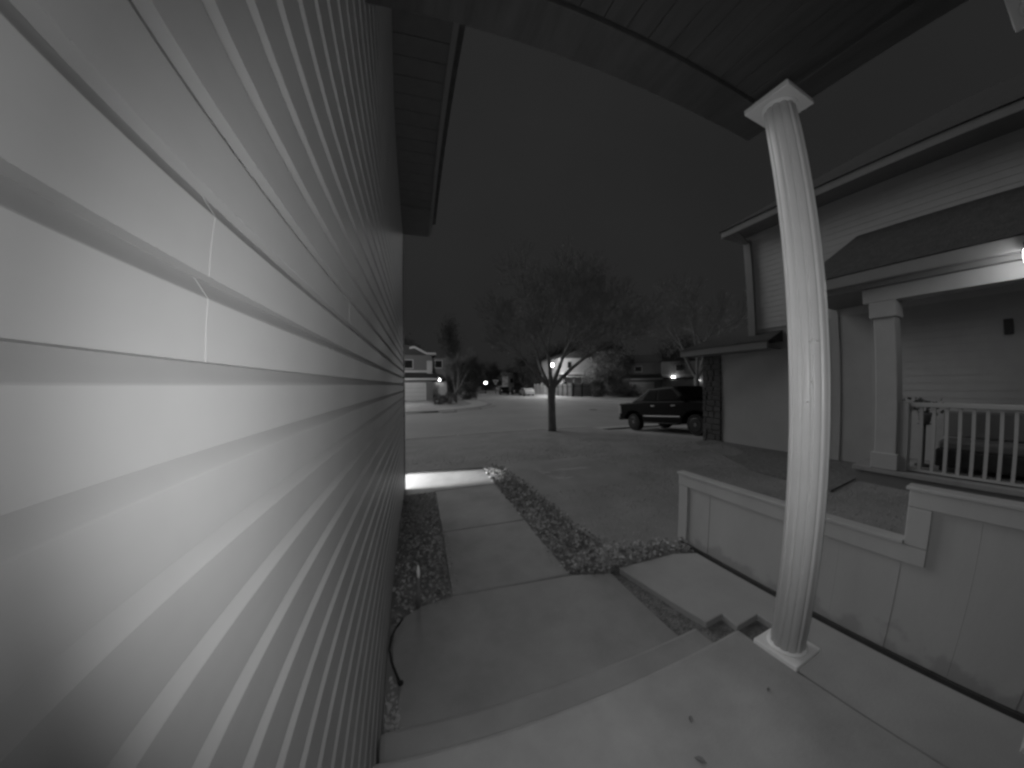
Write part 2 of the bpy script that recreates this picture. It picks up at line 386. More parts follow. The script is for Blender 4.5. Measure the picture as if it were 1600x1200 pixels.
# ------------------------------------------------------------------ porch columns
def flute(t):
    q = (t * 12 / (2 * PI)) % 1; d = abs(q - .5) * 2          # 0 mid panel, 1 at the joint
    return 1 - .075 * sstep(.6, .95, d) + .01 * (1 - d * d)
def column(x, y, label):
    c = thing('porch_column', label, 'column', (x, y, -1.2), 0, 'porch columns')
    MB().lathe([(.071, .03), (.0715, 1.2), (.069, 2.3), (.066, 2.452)], (0, 0, 0), 168, flute).build('shaft', M_COLUMN, c, smooth=True)
    MB().box(-.1, .1, -.1, .1, 0, .026).build('base_plate', M_COLUMN, c, bevel=.005)
    MB().lathe([(.084, .0262), (.083, .031), (.076, .034), (.072, .036)], (0, 0, 0), 40).build('base_ring', M_COLUMN, c, smooth=True)
    MB().box(-.105, .105, -.105, .105, 2.436, 2.464).build('cap_plate', M_COLUMN, c, bevel=.004)
    MB().lathe([(.066, 2.424), (.07, 2.428), (.076, 2.432), (.078, 2.4355)], (0, 0, 0), 40).build('cap_ring', M_COLUMN, c, smooth=True)
    return c
c1 = column(1.5, .65, 'white fluted column standing on the porch corner')
for zz, az in ((1.36, 3.62), (1.36, 3.95), (1.2, 3.62), (1.12, 3.45)):
    o = MB().lathe([(.0052, -.003), (.0048, .0), (.0035, .003), (.001, .0046)], (0, 0, 0), 10).build('screw', M_SCREW, c1, smooth=True)
    o.location = (.0722 * math.cos(az), .0722 * math.sin(az), zz); o.rotation_euler = Vector((math.cos(az), math.sin(az), 0)).to_track_quat('Z', 'Y').to_euler()
column(1.755, -.245, 'white column at the right edge nearest the house door')

structure(MB().sheet([(5.2, 1.95), (7.28, 2.0), (7.28, 5.3), (6.6, 5.4), (6.0, 4.4), (5.3, 3.2)], lambda x, y: G(x, y) + .03, .05).build('house_shade_sheet', M_SOIL))  # dark sheet that paints the neighbour house's shade onto the lawn
# ------------------------------------------------------------------ low panel fence beside the pad
M_FBOARD = mat('splashed_fence_board', .37, .75, .08, 3, .03, 50, stretch=(1, 1, .4))
_n = M_FBOARD.node_tree.nodes; _l = M_FBOARD.node_tree.links; _b = _n['Principled BSDF']; _c = _b.inputs['Base Color'].links[0].from_socket
_t = _n.new('ShaderNodeTexCoord'); _x = _n.new('ShaderNodeSeparateXYZ'); _l.new(_t.outputs['Object'], _x.inputs[0])
_q = _n.new('ShaderNodeTexNoise'); _q.inputs['Scale'].default_value = 7; _q.inputs['Detail'].default_value = 6; _l.new(_t.outputs['Object'], _q.inputs['Vector'])
_m = _n.new('ShaderNodeMapRange'); _m.inputs['From Min'].default_value = .02; _m.inputs['From Max'].default_value = .30; _m.inputs['To Min'].default_value = .30; _m.inputs['To Max'].default_value = .78; _l.new(_x.outputs['Z'], _m.inputs['Value'])
_s2 = _n.new('ShaderNodeMath'); _s2.operation = 'SUBTRACT'; _l.new(_q.outputs[0], _s2.inputs[0]); _l.new(_m.outputs[0], _s2.inputs[1])
_r3 = _n.new('ShaderNodeMapRange'); _r3.inputs['From Min'].default_value = 0; _r3.inputs['From Max'].default_value = .14; _r3.inputs['To Min'].default_value = 1; _r3.inputs['To Max'].default_value = .78; _l.new(_s2.outputs[0], _r3.inputs['Value'])
_mu = _n.new('ShaderNodeMath'); _mu.operation = 'MULTIPLY'; _l.new(_c, _mu.inputs[0]); _l.new(_r3.outputs[0], _mu.inputs[1]); _l.new(_mu.outputs[0], _b.inputs['Base Color'])
f1 = thing('panel_fence', 'low painted panel fence stepping up beside the concrete pad', 'fence', (2.35, 0, -1.555))
def fbox(name, x0, x1, y0, y1, z0, z1, m=M_FENCE, bev=.004): return MB().box(x0, x1, y0, y1, z0, z1).build(name, m, f1, bevel=bev)
y = 2.06; k = 0
while y > -1.1:
    y2 = y - .312
    hi = .66 if (y + y2) / 2 > .5 else .95
    fbox('board', .02 + .002 * (k % 2), .04, y2 + .0006, y - .0006, .04, hi, M_FBOARD, 0); y = y2; k += 1
fbox('top_rail', 0, .06, .392, 2.065, .585, .685); fbox('cap_board', -.012, .075, .5, 2.075, .686, .708)
fbox('stile', .003, .057, 1.965, 2.062, .06, .583)
fbox('stile', -.004, .062, .392, .498, .687, .894); fbox('top_rail', -.002, .06, -1.2, .498, .896, .985); fbox('cap_board', -.014, .077, -1.2, .512, .986, 1.005)
fbox('kick_board', .01, .055, -1.2, 2.05, .0, .036, M_DARK)
for yy in (2.02, .3, -.6): fbox('post', .06, .15, yy - .045, yy + .045, -.1, .66 if yy > 1 else .93)

# ------------------------------------------------------------------ the neighbour's house on the right
nb_ = thing('neighbour_house', 'two storey lap-sided neighbouring house with railed porch and garage wing', 'house', (7.3, 0, -1.6))
NX, NZ = 7.3, -1.6
def nbx(name, m, x0, x1, y0, y1, z0, z1, bev=0, par=None): return MB().box(x0 - NX, x1 - NX, y0, y1, z0 - NZ, z1 - NZ).build(name, m, par or nb_, bevel=bev)
def lap_wall(x, y0, y1, z0, z1, e=.115):
    mb = MB(); z = z0
    while z < z1 - .001:
        zt = min(z + e, z1); mb.prism([(x - NX - .009, y0, z - NZ), (x - NX - .002, y0, zt - NZ), (x - NX + .02, y0, zt - NZ), (x - NX + .02, y0, z - NZ)], (0, y1 - y0, 0)); z = zt
    return mb
stuff(lap_wall(7.3, -9, 4.36, 1.2, 3.44).build('upper_siding', mat('upper_siding_paint', .46, .6, .06, 3, .03, 40), nb_))
stuff(lap_wall(7.3, -9, 2.0, -1.3, 1.2).build('porch_wall_siding', M_NWALL, nb_))
nbx('wall_core', M_NWALL, 7.322, 15, -9, 4.34, -1.9, 3.44)
nbx('entry_wall', M_NWALL, 7.285, 7.32, 2.002, 3.5, -1.6, 1.198)
nbx('corner_board', M_WHITE, 7.262, 7.283, 2.0, 2.12, -1.3, 1.7)
nbx('corner_board', M_WHITE, 7.262, 7.283, 2.62, 2.74, -1.5, 1.5)
nbx('garage_side_wall', M_STUCCO, 7.29, 7.32, 3.502, 5.09, -1.55, .70)
nbx('garage_core', M_STUCCO, 7.325, 14, 4.36, 5.58, -1.9, .70)
nbx('foundation', M_CONC, 7.285, 7.32, 2.0, 5.09, -1.9, -1.552)
# stone return on the garage corner
random.seed(3)
z = -1.78
while z < .68:
    h = random.uniform(.11, .17); y = 5.092
    while y < 5.6:
        w = random.uniform(.12, .26); y2 = min(y + w, 5.6)
        if 5.6 - y2 < .07: y2 = 5.6
        nbx('stone', M_STONE, 7.26 - random.uniform(0, .025), 7.324, y + .006, y2 - .006, z + .006, min(z + h, .7) - .006, .012); y = y2
    z += h
# garage eave and roof
nbx('garage_fascia', M_GUTTER, 6.78, 6.84, 3.7, 5.9, .70, .86, .01)
nbx('garage_soffit', M_GUTTER, 6.842, 7.29, 3.7, 5.9, .705, .72)
gr_ = MB(); gr_.prism([(6.76 - NX, 3.66, .865 - NZ), (7.6 - NX, 3.66, 1.25 - NZ), (10.4 - NX, 3.66, 2.3 - NZ), (10.4 - NX, 3.66, .865 - NZ)], (0, .67, 0)); gr_.build('garage_roof_end', M_ROOF, nb_)
gp = MB(); gp.v = [(6.76 - NX, 4.36, .865 - NZ), (6.76 - NX, 5.95, .865 - NZ), (14 - NX, 5.95, .865 - NZ), (10.4 - NX, 4.36, 2.3 - NZ), (14 - NX, 4.36, 2.3 - NZ), (9.6 - NX, 4.9, 1.9 - NZ)]
gp.f = [[0, 1, 5, 3], [1, 2, 4, 3, 5], [0, 3, 4, 2, 1]]; gp.build('garage_roof', M_ROOF, nb_)
# garage door to the street, seen from a step to the side
nbx('garage_door', M_WHITE, 8.2, 13, 5.581, 5.61, -1.68, .45)
# main eave
nbx('eave_fascia', M_GUTTER, 6.77, 6.83, -9, 4.58, 3.42, 3.57, .01)
nbx('eave_fascia', M_GUTTER, 6.832, 15, 4.52, 4.58, 3.42, 3.57, .01)
nbx('eave_soffit', M_GUTTER, 6.832, 7.29, -9, 4.518, 3.425, 3.44)
nbx('eave_soffit', M_GUTTER, 7.292, 15, 4.37, 4.518, 3.425, 3.44)
rf = MB(); rf.v = [(6.74 - NX, 4.62, 3.575 - NZ), (6.74 - NX, -9, 3.575 - NZ), (15 - NX, -9, 3.575 - NZ), (15 - NX, 4.62, 3.575 - NZ), (10.9 - NX, .6, 6.3 - NZ), (10.9 - NX, -5, 6.3 - NZ)]
rf.f = [[0, 4, 5, 1], [3, 4, 0], [2, 5, 4, 3], [1, 5, 2], [0, 1, 2, 3]]; rfo = rf.build('roof', M_ROOF, nb_)
# downspout
ds = MB(); ds.box(7.19 - NX, 7.262 - NX, 4.17, 4.33, 1.05 - NZ, 3.3 - NZ); ds.prism([(6.86 - NX, 4.2, 3.42 - NZ), (6.93 - NX, 4.2, 3.42 - NZ), (7.26 - NX, 4.2, 3.24 - NZ), (7.19 - NX, 4.2, 3.22 - NZ)], (0, .1, 0)); ds.build('downspout', M_GUTTER, nb_, bevel=.008)
# the porch: deck, post, beam, railing, roof
deck = nbx('porch_deck', M_CONC, 6.05, 7.28, -7, 2.0, -1.32, -1.25, .01)
nbx('porch_skirt', M_FWALLD, 6.1, 6.14, -7, 1.96, -1.75, -1.322)
post = nbx('porch_post', M_WHITE, 6.08, 6.34, 1.48, 1.74, -1.248, 1.128, .01)
nbx('post_base', M_WHITE, 6.05, 6.37, 1.45, 1.77, -1.247, -1.02, .008, post)
nbx('post_cap', M_WHITE, 6.045, 6.375, 1.445, 1.775, .9, 1.127, .008, post)
nbx('beam', M_WHITE, 6.06, 6.36, -7, 1.85, 1.13, 1.338, .01)
nbx('porch_gutter', M_GUTTER, 5.86, 5.98, -7, 2.7, 1.40, 1.575, .02)
nbx('porch_fascia', M_GUTTER, 5.982, 6.02, -7, 2.7, 1.34, 1.57)
nbx('porch_soffit', M_GUTTER, 6.022, 7.29, -7, 2.68, 1.342, 1.36)
pr = MB(); pr.v = [(5.85 - NX, 2.75, 1.58 - NZ), (5.85 - NX, -7, 1.58 - NZ), (7.29 - NX, -7, 2.62 - NZ), (7.29 - NX, 2.2, 2.62 - NZ), (7.29 - NX, 2.75, 1.58 - NZ), (7.29 - NX, -7, 1.58 - NZ)]
pr.f = [[0, 3, 2, 1], [0, 4, 3], [0, 1, 5, 4], [3, 4, 5, 2]]; pr.build('porch_roof', M_ROOF, nb_)
rl = nbx('railing', M_WHITE, 6.16, 6.25, -5, 1.46, -.355, -.295, .008)
nbx('bottom_rail', M_WHITE, 6.17, 6.24, -5, 1.46, -1.235, -1.205, .004, rl)
yb = 1.38
while yb > -2.2:
    nbx('baluster', M_WHITE, 6.185, 6.225, yb - .032, yb + .008, -1.204, -.356, 0, rl); yb -= .1385
nbx('railing_post', M_WHITE, 6.13, 6.28, 1.36, 1.478, -1.248, -.294, .005, rl)
lm = nbx('wall_ornament', M_DARK, 7.22, 7.284, .32, .43, .62, .83, .01)
# bench with cushions and a small plant stand on that porch
b = thing('porch_bench', 'dark outdoor bench with pale cushion behind the neighbouring porch railing', 'bench', (6.85, .35, -1.25))
MB().box(-.28, .3, -1.5, .78, .06, .30).build('seat', M_DARK, b, bevel=.02); MB().box(-.27, .22, -1.47, .75, .301, .42).build('cushion', M_FWALLD, b, bevel=.03)
MB().box(.2, .32, -1.5, .78, .43, .8).build('backrest', M_FWALLD, b, bevel=.02)
for a, c in ((-.22, .7), (.24, .7), (-.22, -1.42), (.24, -1.42)): MB().box(a - .03, a + .03, c - .03, c + .03, 0, .06).build('leg', M_DARK, b)
pl = thing('plant_stand', 'small dark potted plant on a stand behind the railing near the post', 'plant', (6.75, 1.3, -1.25))
MB().lathe([(.10, 0), (.10, .02), (.02, .04), (.02, .6), (.10, .62)], (0, 0, 0), 16).build('stand', M_DARK, pl, smooth=False)
MB().lathe([(.06, .62), (.09, .76), (.095, .78)], (0, 0, 0), 16).build('pot', M_FWALLD, pl, smooth=True)
lf = MB(); random.seed(9)
for k in range(46): leaf(lf, (random.gauss(0, .09), random.gauss(0, .13), .86 + random.gauss(0, .07)), .09, 1.2)
lf.build('leaf_cluster', M_EVER, pl)['kind'] = 'stuff'
# lit lantern on the porch beam
ln = thing('porch_lantern', 'bright lit lantern on the neighbouring porch gutter at the right edge', 'lantern', (5.78, .035, 1.27))
MB().box(-.02, .08, -.05, .05, .16, .19).build('bracket', M_METAL, ln); MB().lathe([(.02, .15), (.075, .12), (.08, .105)], (-.03, 0, 0), 16).build('lantern_cap', M_METAL, ln)
MB().lathe([(.03, -.09), (.06, -.05), (.07, .03), (.06, .1)], (-.03, 0, 0), 16).build('lamp_globe', M_GLOBE, ln, smooth=True)
light('porch_lantern_light', 'POINT', (5.66, .035, 1.25), 8, shadow_soft_size=.07)

# ------------------------------------------------------------------ a low hooded path light on our drive, round the corner of the sided wall
gl = thing('path_light', 'low hooded path light round the corner of the sided wall', 'lamp', (-2.2, 5.07, -1.52))
MB().tube((0, 0, 0), (0, 0, .1), .012, .012, 8).build('stem', M_METAL, gl); MB().lathe([(.09, .175), (.085, .19), (.03, .215), (.01, .22)], (0, 0, 0), 20).build('hood', M_METAL, gl)
MB().lathe([(.018, .1), (.026, .115), (.02, .135)], (0, 0, 0), 12).build('bulb', M_BULB, gl, smooth=True)
light('path_light_beam', 'SPOT', (-2.2, 5.07, -1.365), 6800, (-1.2, 4.94, -1.365 - .50), spot_size=math.radians(50), spot_blend=.12, shadow_soft_size=.008)
ed = structure(MB().sheet([(-4, 5.255), (-.2, 5.175), (1.06, 4.975), (1.06, 5.0), (-.2, 5.2), (-4, 5.28)], -1.488, .1).build('lawn_edging', M_DARK))

# ------------------------------------------------------------------ trees
def branch(mb, tw, p, d, L, r, depth, maxd, spread, up, thin=.004, n0=7):
    seg = 3 if depth < 2 else 2
    for s_ in range(seg):
        d = (d + Vector((random.gauss(0, .09), random.gauss(0, .09), random.gauss(0, .06) + up * .10))).normalized()
        q = p + d * (L / seg); r2 = max(thin, r * .84)
        (mb if depth < 2 else tw).tube(p, q, r, r2, max(3, n0 - depth * 2), False)
        p, r = q, r2
        if depth >= 1 and depth < maxd:
            for _ in range(2 if depth >= 2 else 1):
                a = d.orthogonal().normalized(); a.rotate(Matrix.Rotation(random.uniform(0, 2 * PI), 3, d))
                nd = (d * random.uniform(.55, .9) + a * spread * random.uniform(.6, 1.1) + Vector((0, 0, up * .25))).normalized()
                branch(mb, tw, p, nd, L * random.uniform(.5, .72), max(thin, r * .55), depth + 1, maxd, spread, up, thin, n0)
    if depth < maxd:
        for _ in range(2):
            a = d.orthogonal().normalized(); a.rotate(Matrix.Rotation(random.uniform(0, 2 * PI), 3, d))
            nd = (d + a * spread * random.uniform(.3, .7) + Vector((0, 0, up * .2))).normalized()
            branch(mb, tw, p, nd, L * random.uniform(.62, .8), max(thin, r * .7), depth + 1, maxd, spread, up, thin, n0)
def bare_tree(name, label, loc, trunk_h, r, limbs, L, maxd, seed, spread=.55, up=.5, thin=.004, lean=.55, leafn=0, group=None, m=M_BARK, tm=M_TWIG, az0=0.0):
    random.seed(seed); t = thing(name, label, 'tree', loc, 0, group)
    tr = MB(); prof = [(0, 1.28), (.06, 1.12), (.2, 1.0), (.5, .95), (.8, .97), (1.0, 1.1)]
    pr_ = Vector((0, 0, -.15)); rr = r * 1.35
    for a, b in prof:
        q = Vector((random.gauss(0, .012), random.gauss(0, .012), a * trunk_h)); tr.tube(pr_, q, rr, r * b, 12, False); pr_, rr = q, r * b
    mb, tw = tr, MB()
    for k in range(limbs):
        a = az0 + 2 * PI * k / limbs + random.uniform(-.25, .25); d = Vector((math.cos(a) * lean, math.sin(a) * lean, 1)).normalized()
        branch(mb, tw, Vector((0, 0, trunk_h - .06)), d, L * random.uniform(.85, 1.15), r * .62, 0, maxd, spread, up, thin)
    tr.build('trunk', m, t, smooth=True)
    cr = tw.build('crown', tm, t); cr['kind'] = 'stuff'
    if leafn:
        lf = MB(); vs = tw.v
        for k in range(leafn):
            leaf(lf, Vector(random.choice(vs)) + Vector((random.gauss(0, .05), random.gauss(0, .05), random.gauss(0, .05))), random.uniform(.05, .1), 1.4)
        o = lf.build('foliage', M_LEAF, t); o['kind'] = 'stuff'
    return t
bare_tree('street_tree', 'bare vase-shaped tree with dark trunk standing at the kerb in front', (5.22, 10.6, -2.0), 1.85, .165, 6, 1.72, 5, 44, .60, .34, .005, .88, 1100, az0=.75)
# behind the neighbour's garage
bare_tree('bare_tree', 'bare tree rising behind the garage roof of the neighbouring house', (22, 17.5, -2.0), 2.4, .2, 5, 3.0, 4, 12, .6, .35, .01, .6, 1800)
bare_tree('bare_tree', 'young bare tree on the grass corner beside the far left garage', (3.8, 32.5, -2.05), 1.0, .13, 5, 1.75, 4, 8, .5, .5, .016, .5, 0, tm=mat('dull_twig', .11, .9, .3, 3))

def foliage_tree(name, label, cat, loc, h, rx, n, sz, m, trunk=.4, shape='round', group=None, seed=1, gap=.35):
    random.seed(seed); t = thing(name, label, cat, loc, 0, group); lf = MB()
    if trunk > 0: MB().tube((0, 0, -.1), (0, 0, h * .6), h * .025, h * .012, 7).build('trunk', M_BARK, t, smooth=True)
    clumps = []
    for k in range(46):
        u_ = random.random(); a = random.uniform(0, 2 * PI)
        if shape == 'cone': R = rx * (1 - u_) ** .8; zz = trunk + (h - trunk) * u_
        elif shape == 'column': R = rx * (1 - u_ ** 3) ** .5; zz = trunk + (h - trunk) * u_
        else: zz = trunk + (h - trunk) * u_; R = rx * math.sqrt(max(.05, 1 - (2 * u_ - 1) ** 2))
        q = R * math.sqrt(random.random()); clumps.append((q * math.cos(a), q * math.sin(a), zz, (h * .09 + rx * .16) * random.uniform(.7, 1.3)))
    n = int(n * 1.8); sz *= .62
    for k in range(n):
        c = random.choice(clumps); p = Vector((random.gauss(c[0], c[3] * .5), random.gauss(c[1], c[3] * .5), max(.02, random.gauss(c[2], c[3] * .5))))
        leaf(lf, p, sz * random.uniform(.6, 1.3), 1.5)
    o = lf.build('crown' if cat == 'tree' else 'foliage', m, t); o['kind'] = 'stuff'
    return t

# ------------------------------------------------------------------ far side of the street
FARL = [(-60, 22.7), (-1.1, 22.7), (2.6, 23.3), (4.7, 24.4), (6.4, 26.6), (7.3, 29.4), (7.5, 41), (11.5, 60), (20, 90), (30, 140), (-60, 140)]
FARR = [(90, 22), (26, 22.3), (22.5, 22.9), (20.9, 24.6), (20.0, 28.9), (19.4, 37), (19.9, 44), (22, 57), (28, 86), (44, 140), (90, 140)]
structure(MB().sheet(FARL, -2.03, .2).build('far_lawn', M_FARLAWN)); structure(MB().sheet(FARR[::-1], -2.03, .2).build('far_lawn', M_FARLAWN))
kerb_run(FARL[:8], inward=-1, w=.5, rolled=True); kerb_run(FARR[:8], inward=1, w=.5, rolled=True)
def strip(pts, d0, d1, z, name, m, side):
    mb = MB(); A = []; B = []
    for k, p in enumerate(pts):
        a = Vector(pts[max(0, k - 1)]); b = Vector(pts[min(len(pts) - 1, k + 1)]); t = (b - a).normalized(); nrm = Vector((-t.y, t.x)) * side
        A.append(Vector(p) + nrm * d0); B.append(Vector(p) + nrm * d1)
    for k in range(len(pts) - 1):
        q = [A[k], A[k + 1], B[k + 1], B[k]]; mb.poly([(v.x, v.y, z) for v in (q if side > 0 else q[::-1])])
    return structure(mb.build(name, m))
strip(FARL[1:8], .5, 2.2, -2.02, 'pavement', M_KERB, 1); strip(FARR[1:8], .5, 2.0, -2.02, 'pavement', M_KERB, -1)
structure(MB().sheet([(-5, 22.75), (1.3, 22.75), (.9, 39.4), (-4.6, 39.4)], -2.012, .1).build('far_driveway', M_CONC))
dg = structure(MB().box(1.55, 2.65, 22.2, 22.62, ROADZ - .02, ROADZ + .006).build('storm_drain', M_DARK))
for k in range(5): MB().box(1.6 + .2 * k, 1.7 + .2 * k, 22.22, 22.6, ROADZ + .0061, ROADZ + .02).build('grate_bar', M_METAL, dg)
structure(MB().lathe([(.34, 0), (.34, .008)], (13.6, 20, ROADZ), 24).build('manhole_cover', M_DARK))

def window(parent, cx, cz, w, h, y, m=M_PANE, fr=M_FTRIM, axis='y'):
    f = MB(); f.box(cx - w / 2 - .1, cx + w / 2 + .1, y - .05, y + .02, cz - h / 2 - .1, cz + h / 2 + .1); fo = f.build('window', fr, parent)
    MB().box(cx - w / 2, cx + w / 2, y - .07, y - .051, cz - h / 2, cz + h / 2).build('pane', m, fo)
    return fo
def wall_lamp(name, label, p, r=.09, e=20, mt=M_GLOBE, group=None):
    t = thing(name, label, 'lamp', p, 0, group)
    MB().box(-.05, .05, .04, .16, -.1, .1).build('back_plate', M_METAL, t)
    MB().lathe([(r * .4, -r), (r * .95, -r * .4), (r, r * .3), (r * .5, r)], (0, -.06, 0), 12).build('lamp_globe', mt, t, smooth=True)
    if e: light(name + '_light', 'POINT', (p[0], p[1] - .3, p[2]), e, shadow_soft_size=.1)
    return t

# --- left house
hl = thing('corner_house', 'pale two storey house with white garage door at the far left', 'house', (0, 39.5, -2.05))
def hb(par, name, m, x0, x1, y0, y1, z0, z1, bev=0): return MB().box(x0, x1, y0, y1, z0, z1).build(name, m, par, bevel=bev)
hb(hl, 'garage_wall', M_FWALLD, -6, 1.6, 0, 6, 0, 2.75)
gd = hb(hl, 'garage_door', M_FWALL, -4.4, .62, -.03, -.002, .02, 2.26)
for k in range(3): hb(gd, 'door_groove', M_FWALLD, -4.4, .62, -.036, -.031, .56 + .56 * k, .585 + .56 * k)
hb(hl, 'door_frame', M_FTRIM, .622, .74, -.05, -.002, 0, 2.4); hb(hl, 'door_head', M_FTRIM, -4.5, .74, -.05, -.002, 2.262, 2.4)
hb(hl, 'garage_fascia', M_FTRIM, -6.3, 2.15, -.5, -.4, 2.78, 3.0)
MB().prism([(-6.4, -.55, 3.01), (-6.4, 2.2, 3.85), (-6.4, 2.2, 3.01)], (8.6, 0, 0)).build('garage_roof', M_ROOF, hl)
hb(hl, 'upper_wall', M_FWALLD, -6, 1.6, 2.0, 9, 3.0, 6.3); hb(hl, 'belt_trim', M_FTRIM, -6, 1.62, 1.93, 1.998, 3.9, 4.15); hb(hl, 'bay_wall', M_FWALL, .9, 1.6, 1.6, 1.998, 3.7, 5.5)
for a in (-4.3, -1.6): window(hl, a, 5.0, 1.3, 1.1, 1.97)
for (p0, p1) in (((-1.3, 7.05), (-.7, 7.2)), ((-.7, 7.2), (.9, 6.35)), ((.9, 6.35), (2.1, 6.35))):
    (ax, az), (bx, bz) = p0, p1
    MB().prism([(ax, 1.4, az), (bx, 1.4, bz), (bx, 1.4, bz + .26), (ax, 1.4, az + .26)], (0, .15, 0)).build('bargeboard', M_FTRIM, hl)
MB().prism([(-6.5, 1.5, 6.3), (2.2, 1.5, 6.3), (.6, 1.5, 6.6), (-.8, 1.5, 7.4), (-3.2, 1.5, 7.9), (-6.5, 1.5, 6.6)], (0, 8, 0)).build('roof', M_ROOF, hl)
hb(hl, 'entry_wall', M_FWALL, 1.602, 3.5, 1.0, 6, 0, 2.5); hb(hl, 'entry_upper_wall', M_FWALLD, 1.602, 3.5, 2.3, 6, 2.5, 6.0); window(hl, 2.5, 5.1, .9, 1.0, 2.27)
hb(hl, 'stone_base', M_STONE, 1.65, 3.45, .9, .998, 0, .7); hb(hl, 'entry_roof', M_ROOF, 1.5, 3.8, .6, 2.29, 2.8, 2.95)
wall_lamp('wall_lantern', 'lit wall lantern beside the far left garage', (2.5, 40.3, .78), .16, 3)
random.seed(31)
foliage_tree('shrub', 'pale rounded shrub at the edge of the far left driveway', 'shrub', (1.9, 30.6, -2.05), .95, .8, 1500, .12, M_HEDGE, 0, seed=2)
foliage_tree('shrub', 'pale rounded shrub beside the bare young tree', 'shrub', (3.0, 31.4, -2.05), 1.1, .8, 1600, .12, M_HEDGE, 0, seed=3)
foliage_tree('hedge', 'dark clipped hedge beyond the young bare tree', 'hedge', (6.0, 38.5, -2.05), 2.0, 1.5, 3200, .18, M_EVER, 0, seed=4)
foliage_tree('conifer', 'tall dark conifer behind the far left house', 'tree', (6.2, 60, -2.05), 15.2, 2.4, 5600, .40, M_EVER, .4, 'cone', seed=6)
# --- far end of the side street
foliage_tree('street_conifer', 'dark conifer at the left of the side street', 'tree', (15, 82, -2.05), 9, 3.6, 3600, .5, M_EVER, .5, 'cone', seed=8, group='dark trees along the side street')
foliage_tree('street_evergreen', 'broad dark tree at the end of the side street', 'tree', (23.5, 100, -2.05), 10, 5.5, 4200, .6, M_EVER, .5, seed=9, group='dark trees along the side street')
foliage_tree('street_evergreen', 'dark round tree behind the parked cars', 'tree', (28, 78, -2.05), 9.0, 4.5, 4200, .5, M_EVER, .5, seed=10, group='dark trees along the side street')
foliage_tree('street_evergreen', 'dark tree behind the pale board fence', 'tree', (25.5, 60, -2.05), 9.5, 3.6, 4200, .45, M_EVER, .5, seed=13, group='dark trees along the side street')
foliage_tree('street_evergreen', 'low dark tree left of the far street lamp', 'tree', (12.0, 72, -2.05), 6.5, 3.2, 3000, .45, M_EVER, .3, seed=14, group='dark trees along the side street')
fb = thing('distant_house', 'narrow pale house front far down the side street', 'house', (24.6, 76, -2.05))
hb(fb, 'wall', M_FWALL, -1.0, 1.0, 0, 6, 0, 5.0); hb(fb, 'roof', M_ROOF, -1.6, 4.2, -.4, 6, 5.002, 5.7); hb(fb, 'wing_wall', M_FWALLD, 1.002, 4, .5, 6, 0, 4.9); hb(fb, 'eave_trim', M_FTRIM, -1.6, .6, -.5, -.402, 5.1, 5.5); window(fb, .1, 3.2, .8, 1.3, 0)
ys_ = thing('yield_sign', 'triangular yield sign on a post far down the side street', 'sign', (15.6, 59.8, -2.05))
MB().tube((0, 0, 0), (0, 0, 2.2), .05, .05, 8).build('post', M_METAL, ys_); MB().prism([(-.72, -.06, 3.15), (.72, -.06, 3.15), (0, -.06, 1.9)], (0, .04, 0)).build('sign_plate', M_FWALL, ys_)
MB().prism([(-.42, -.07, 2.98), (.42, -.07, 2.98), (0, -.07, 2.25)], (0, .008, 0)).build('sign_face', M_FWALLD, ys_)
def post_lamp(name, label, p, h, r, e, m=M_GLOBE):
    t = thing(name, label, 'street lamp', p)
    MB().lathe([(.16, 0), (.16, .25), (.08, .35), (.06, h - r * 1.6), (.1, h - r * 1.2), (.12, h - r)], (0, 0, 0), 14).build('post', M_METAL, t, smooth=True)
    MB().lathe([(.1, h - r), (r * .75, h - r * .66), (r, h), (r * .75, h + r * .66), (.1, h + r)], (0, 0, 0), 20).build('lamp_globe', m, t, smooth=True)
    MB().lathe([(r * .8, h + r * .64), (r * .3, h + r * 1.1), (.02, h + r * 1.3)], (0, 0, 0), 20).build('lamp_cap', M_METAL, t, smooth=True)
    if e: light(name + '_light', 'POINT', (p[0] - .5 * 0, p[1], p[2] + h), e, shadow_soft_size=r * 1.35)
    return t
post_lamp('street_lamp', 'bright globe street lamp seen through the fork of the kerb tree', (20.9, 42.2, -2.03), 5.3, .36, 4500)
post_lamp('street_lamp', 'street lamp on the far left corner hidden behind the sided wall', (-4.8, 31.5, -2.03), 5.2, .36, 2900)
post_lamp('street_lamp', 'small lit lamp far down the side street at its left', (14.6, 65.5, -2.05), 2.55, .32, 0)
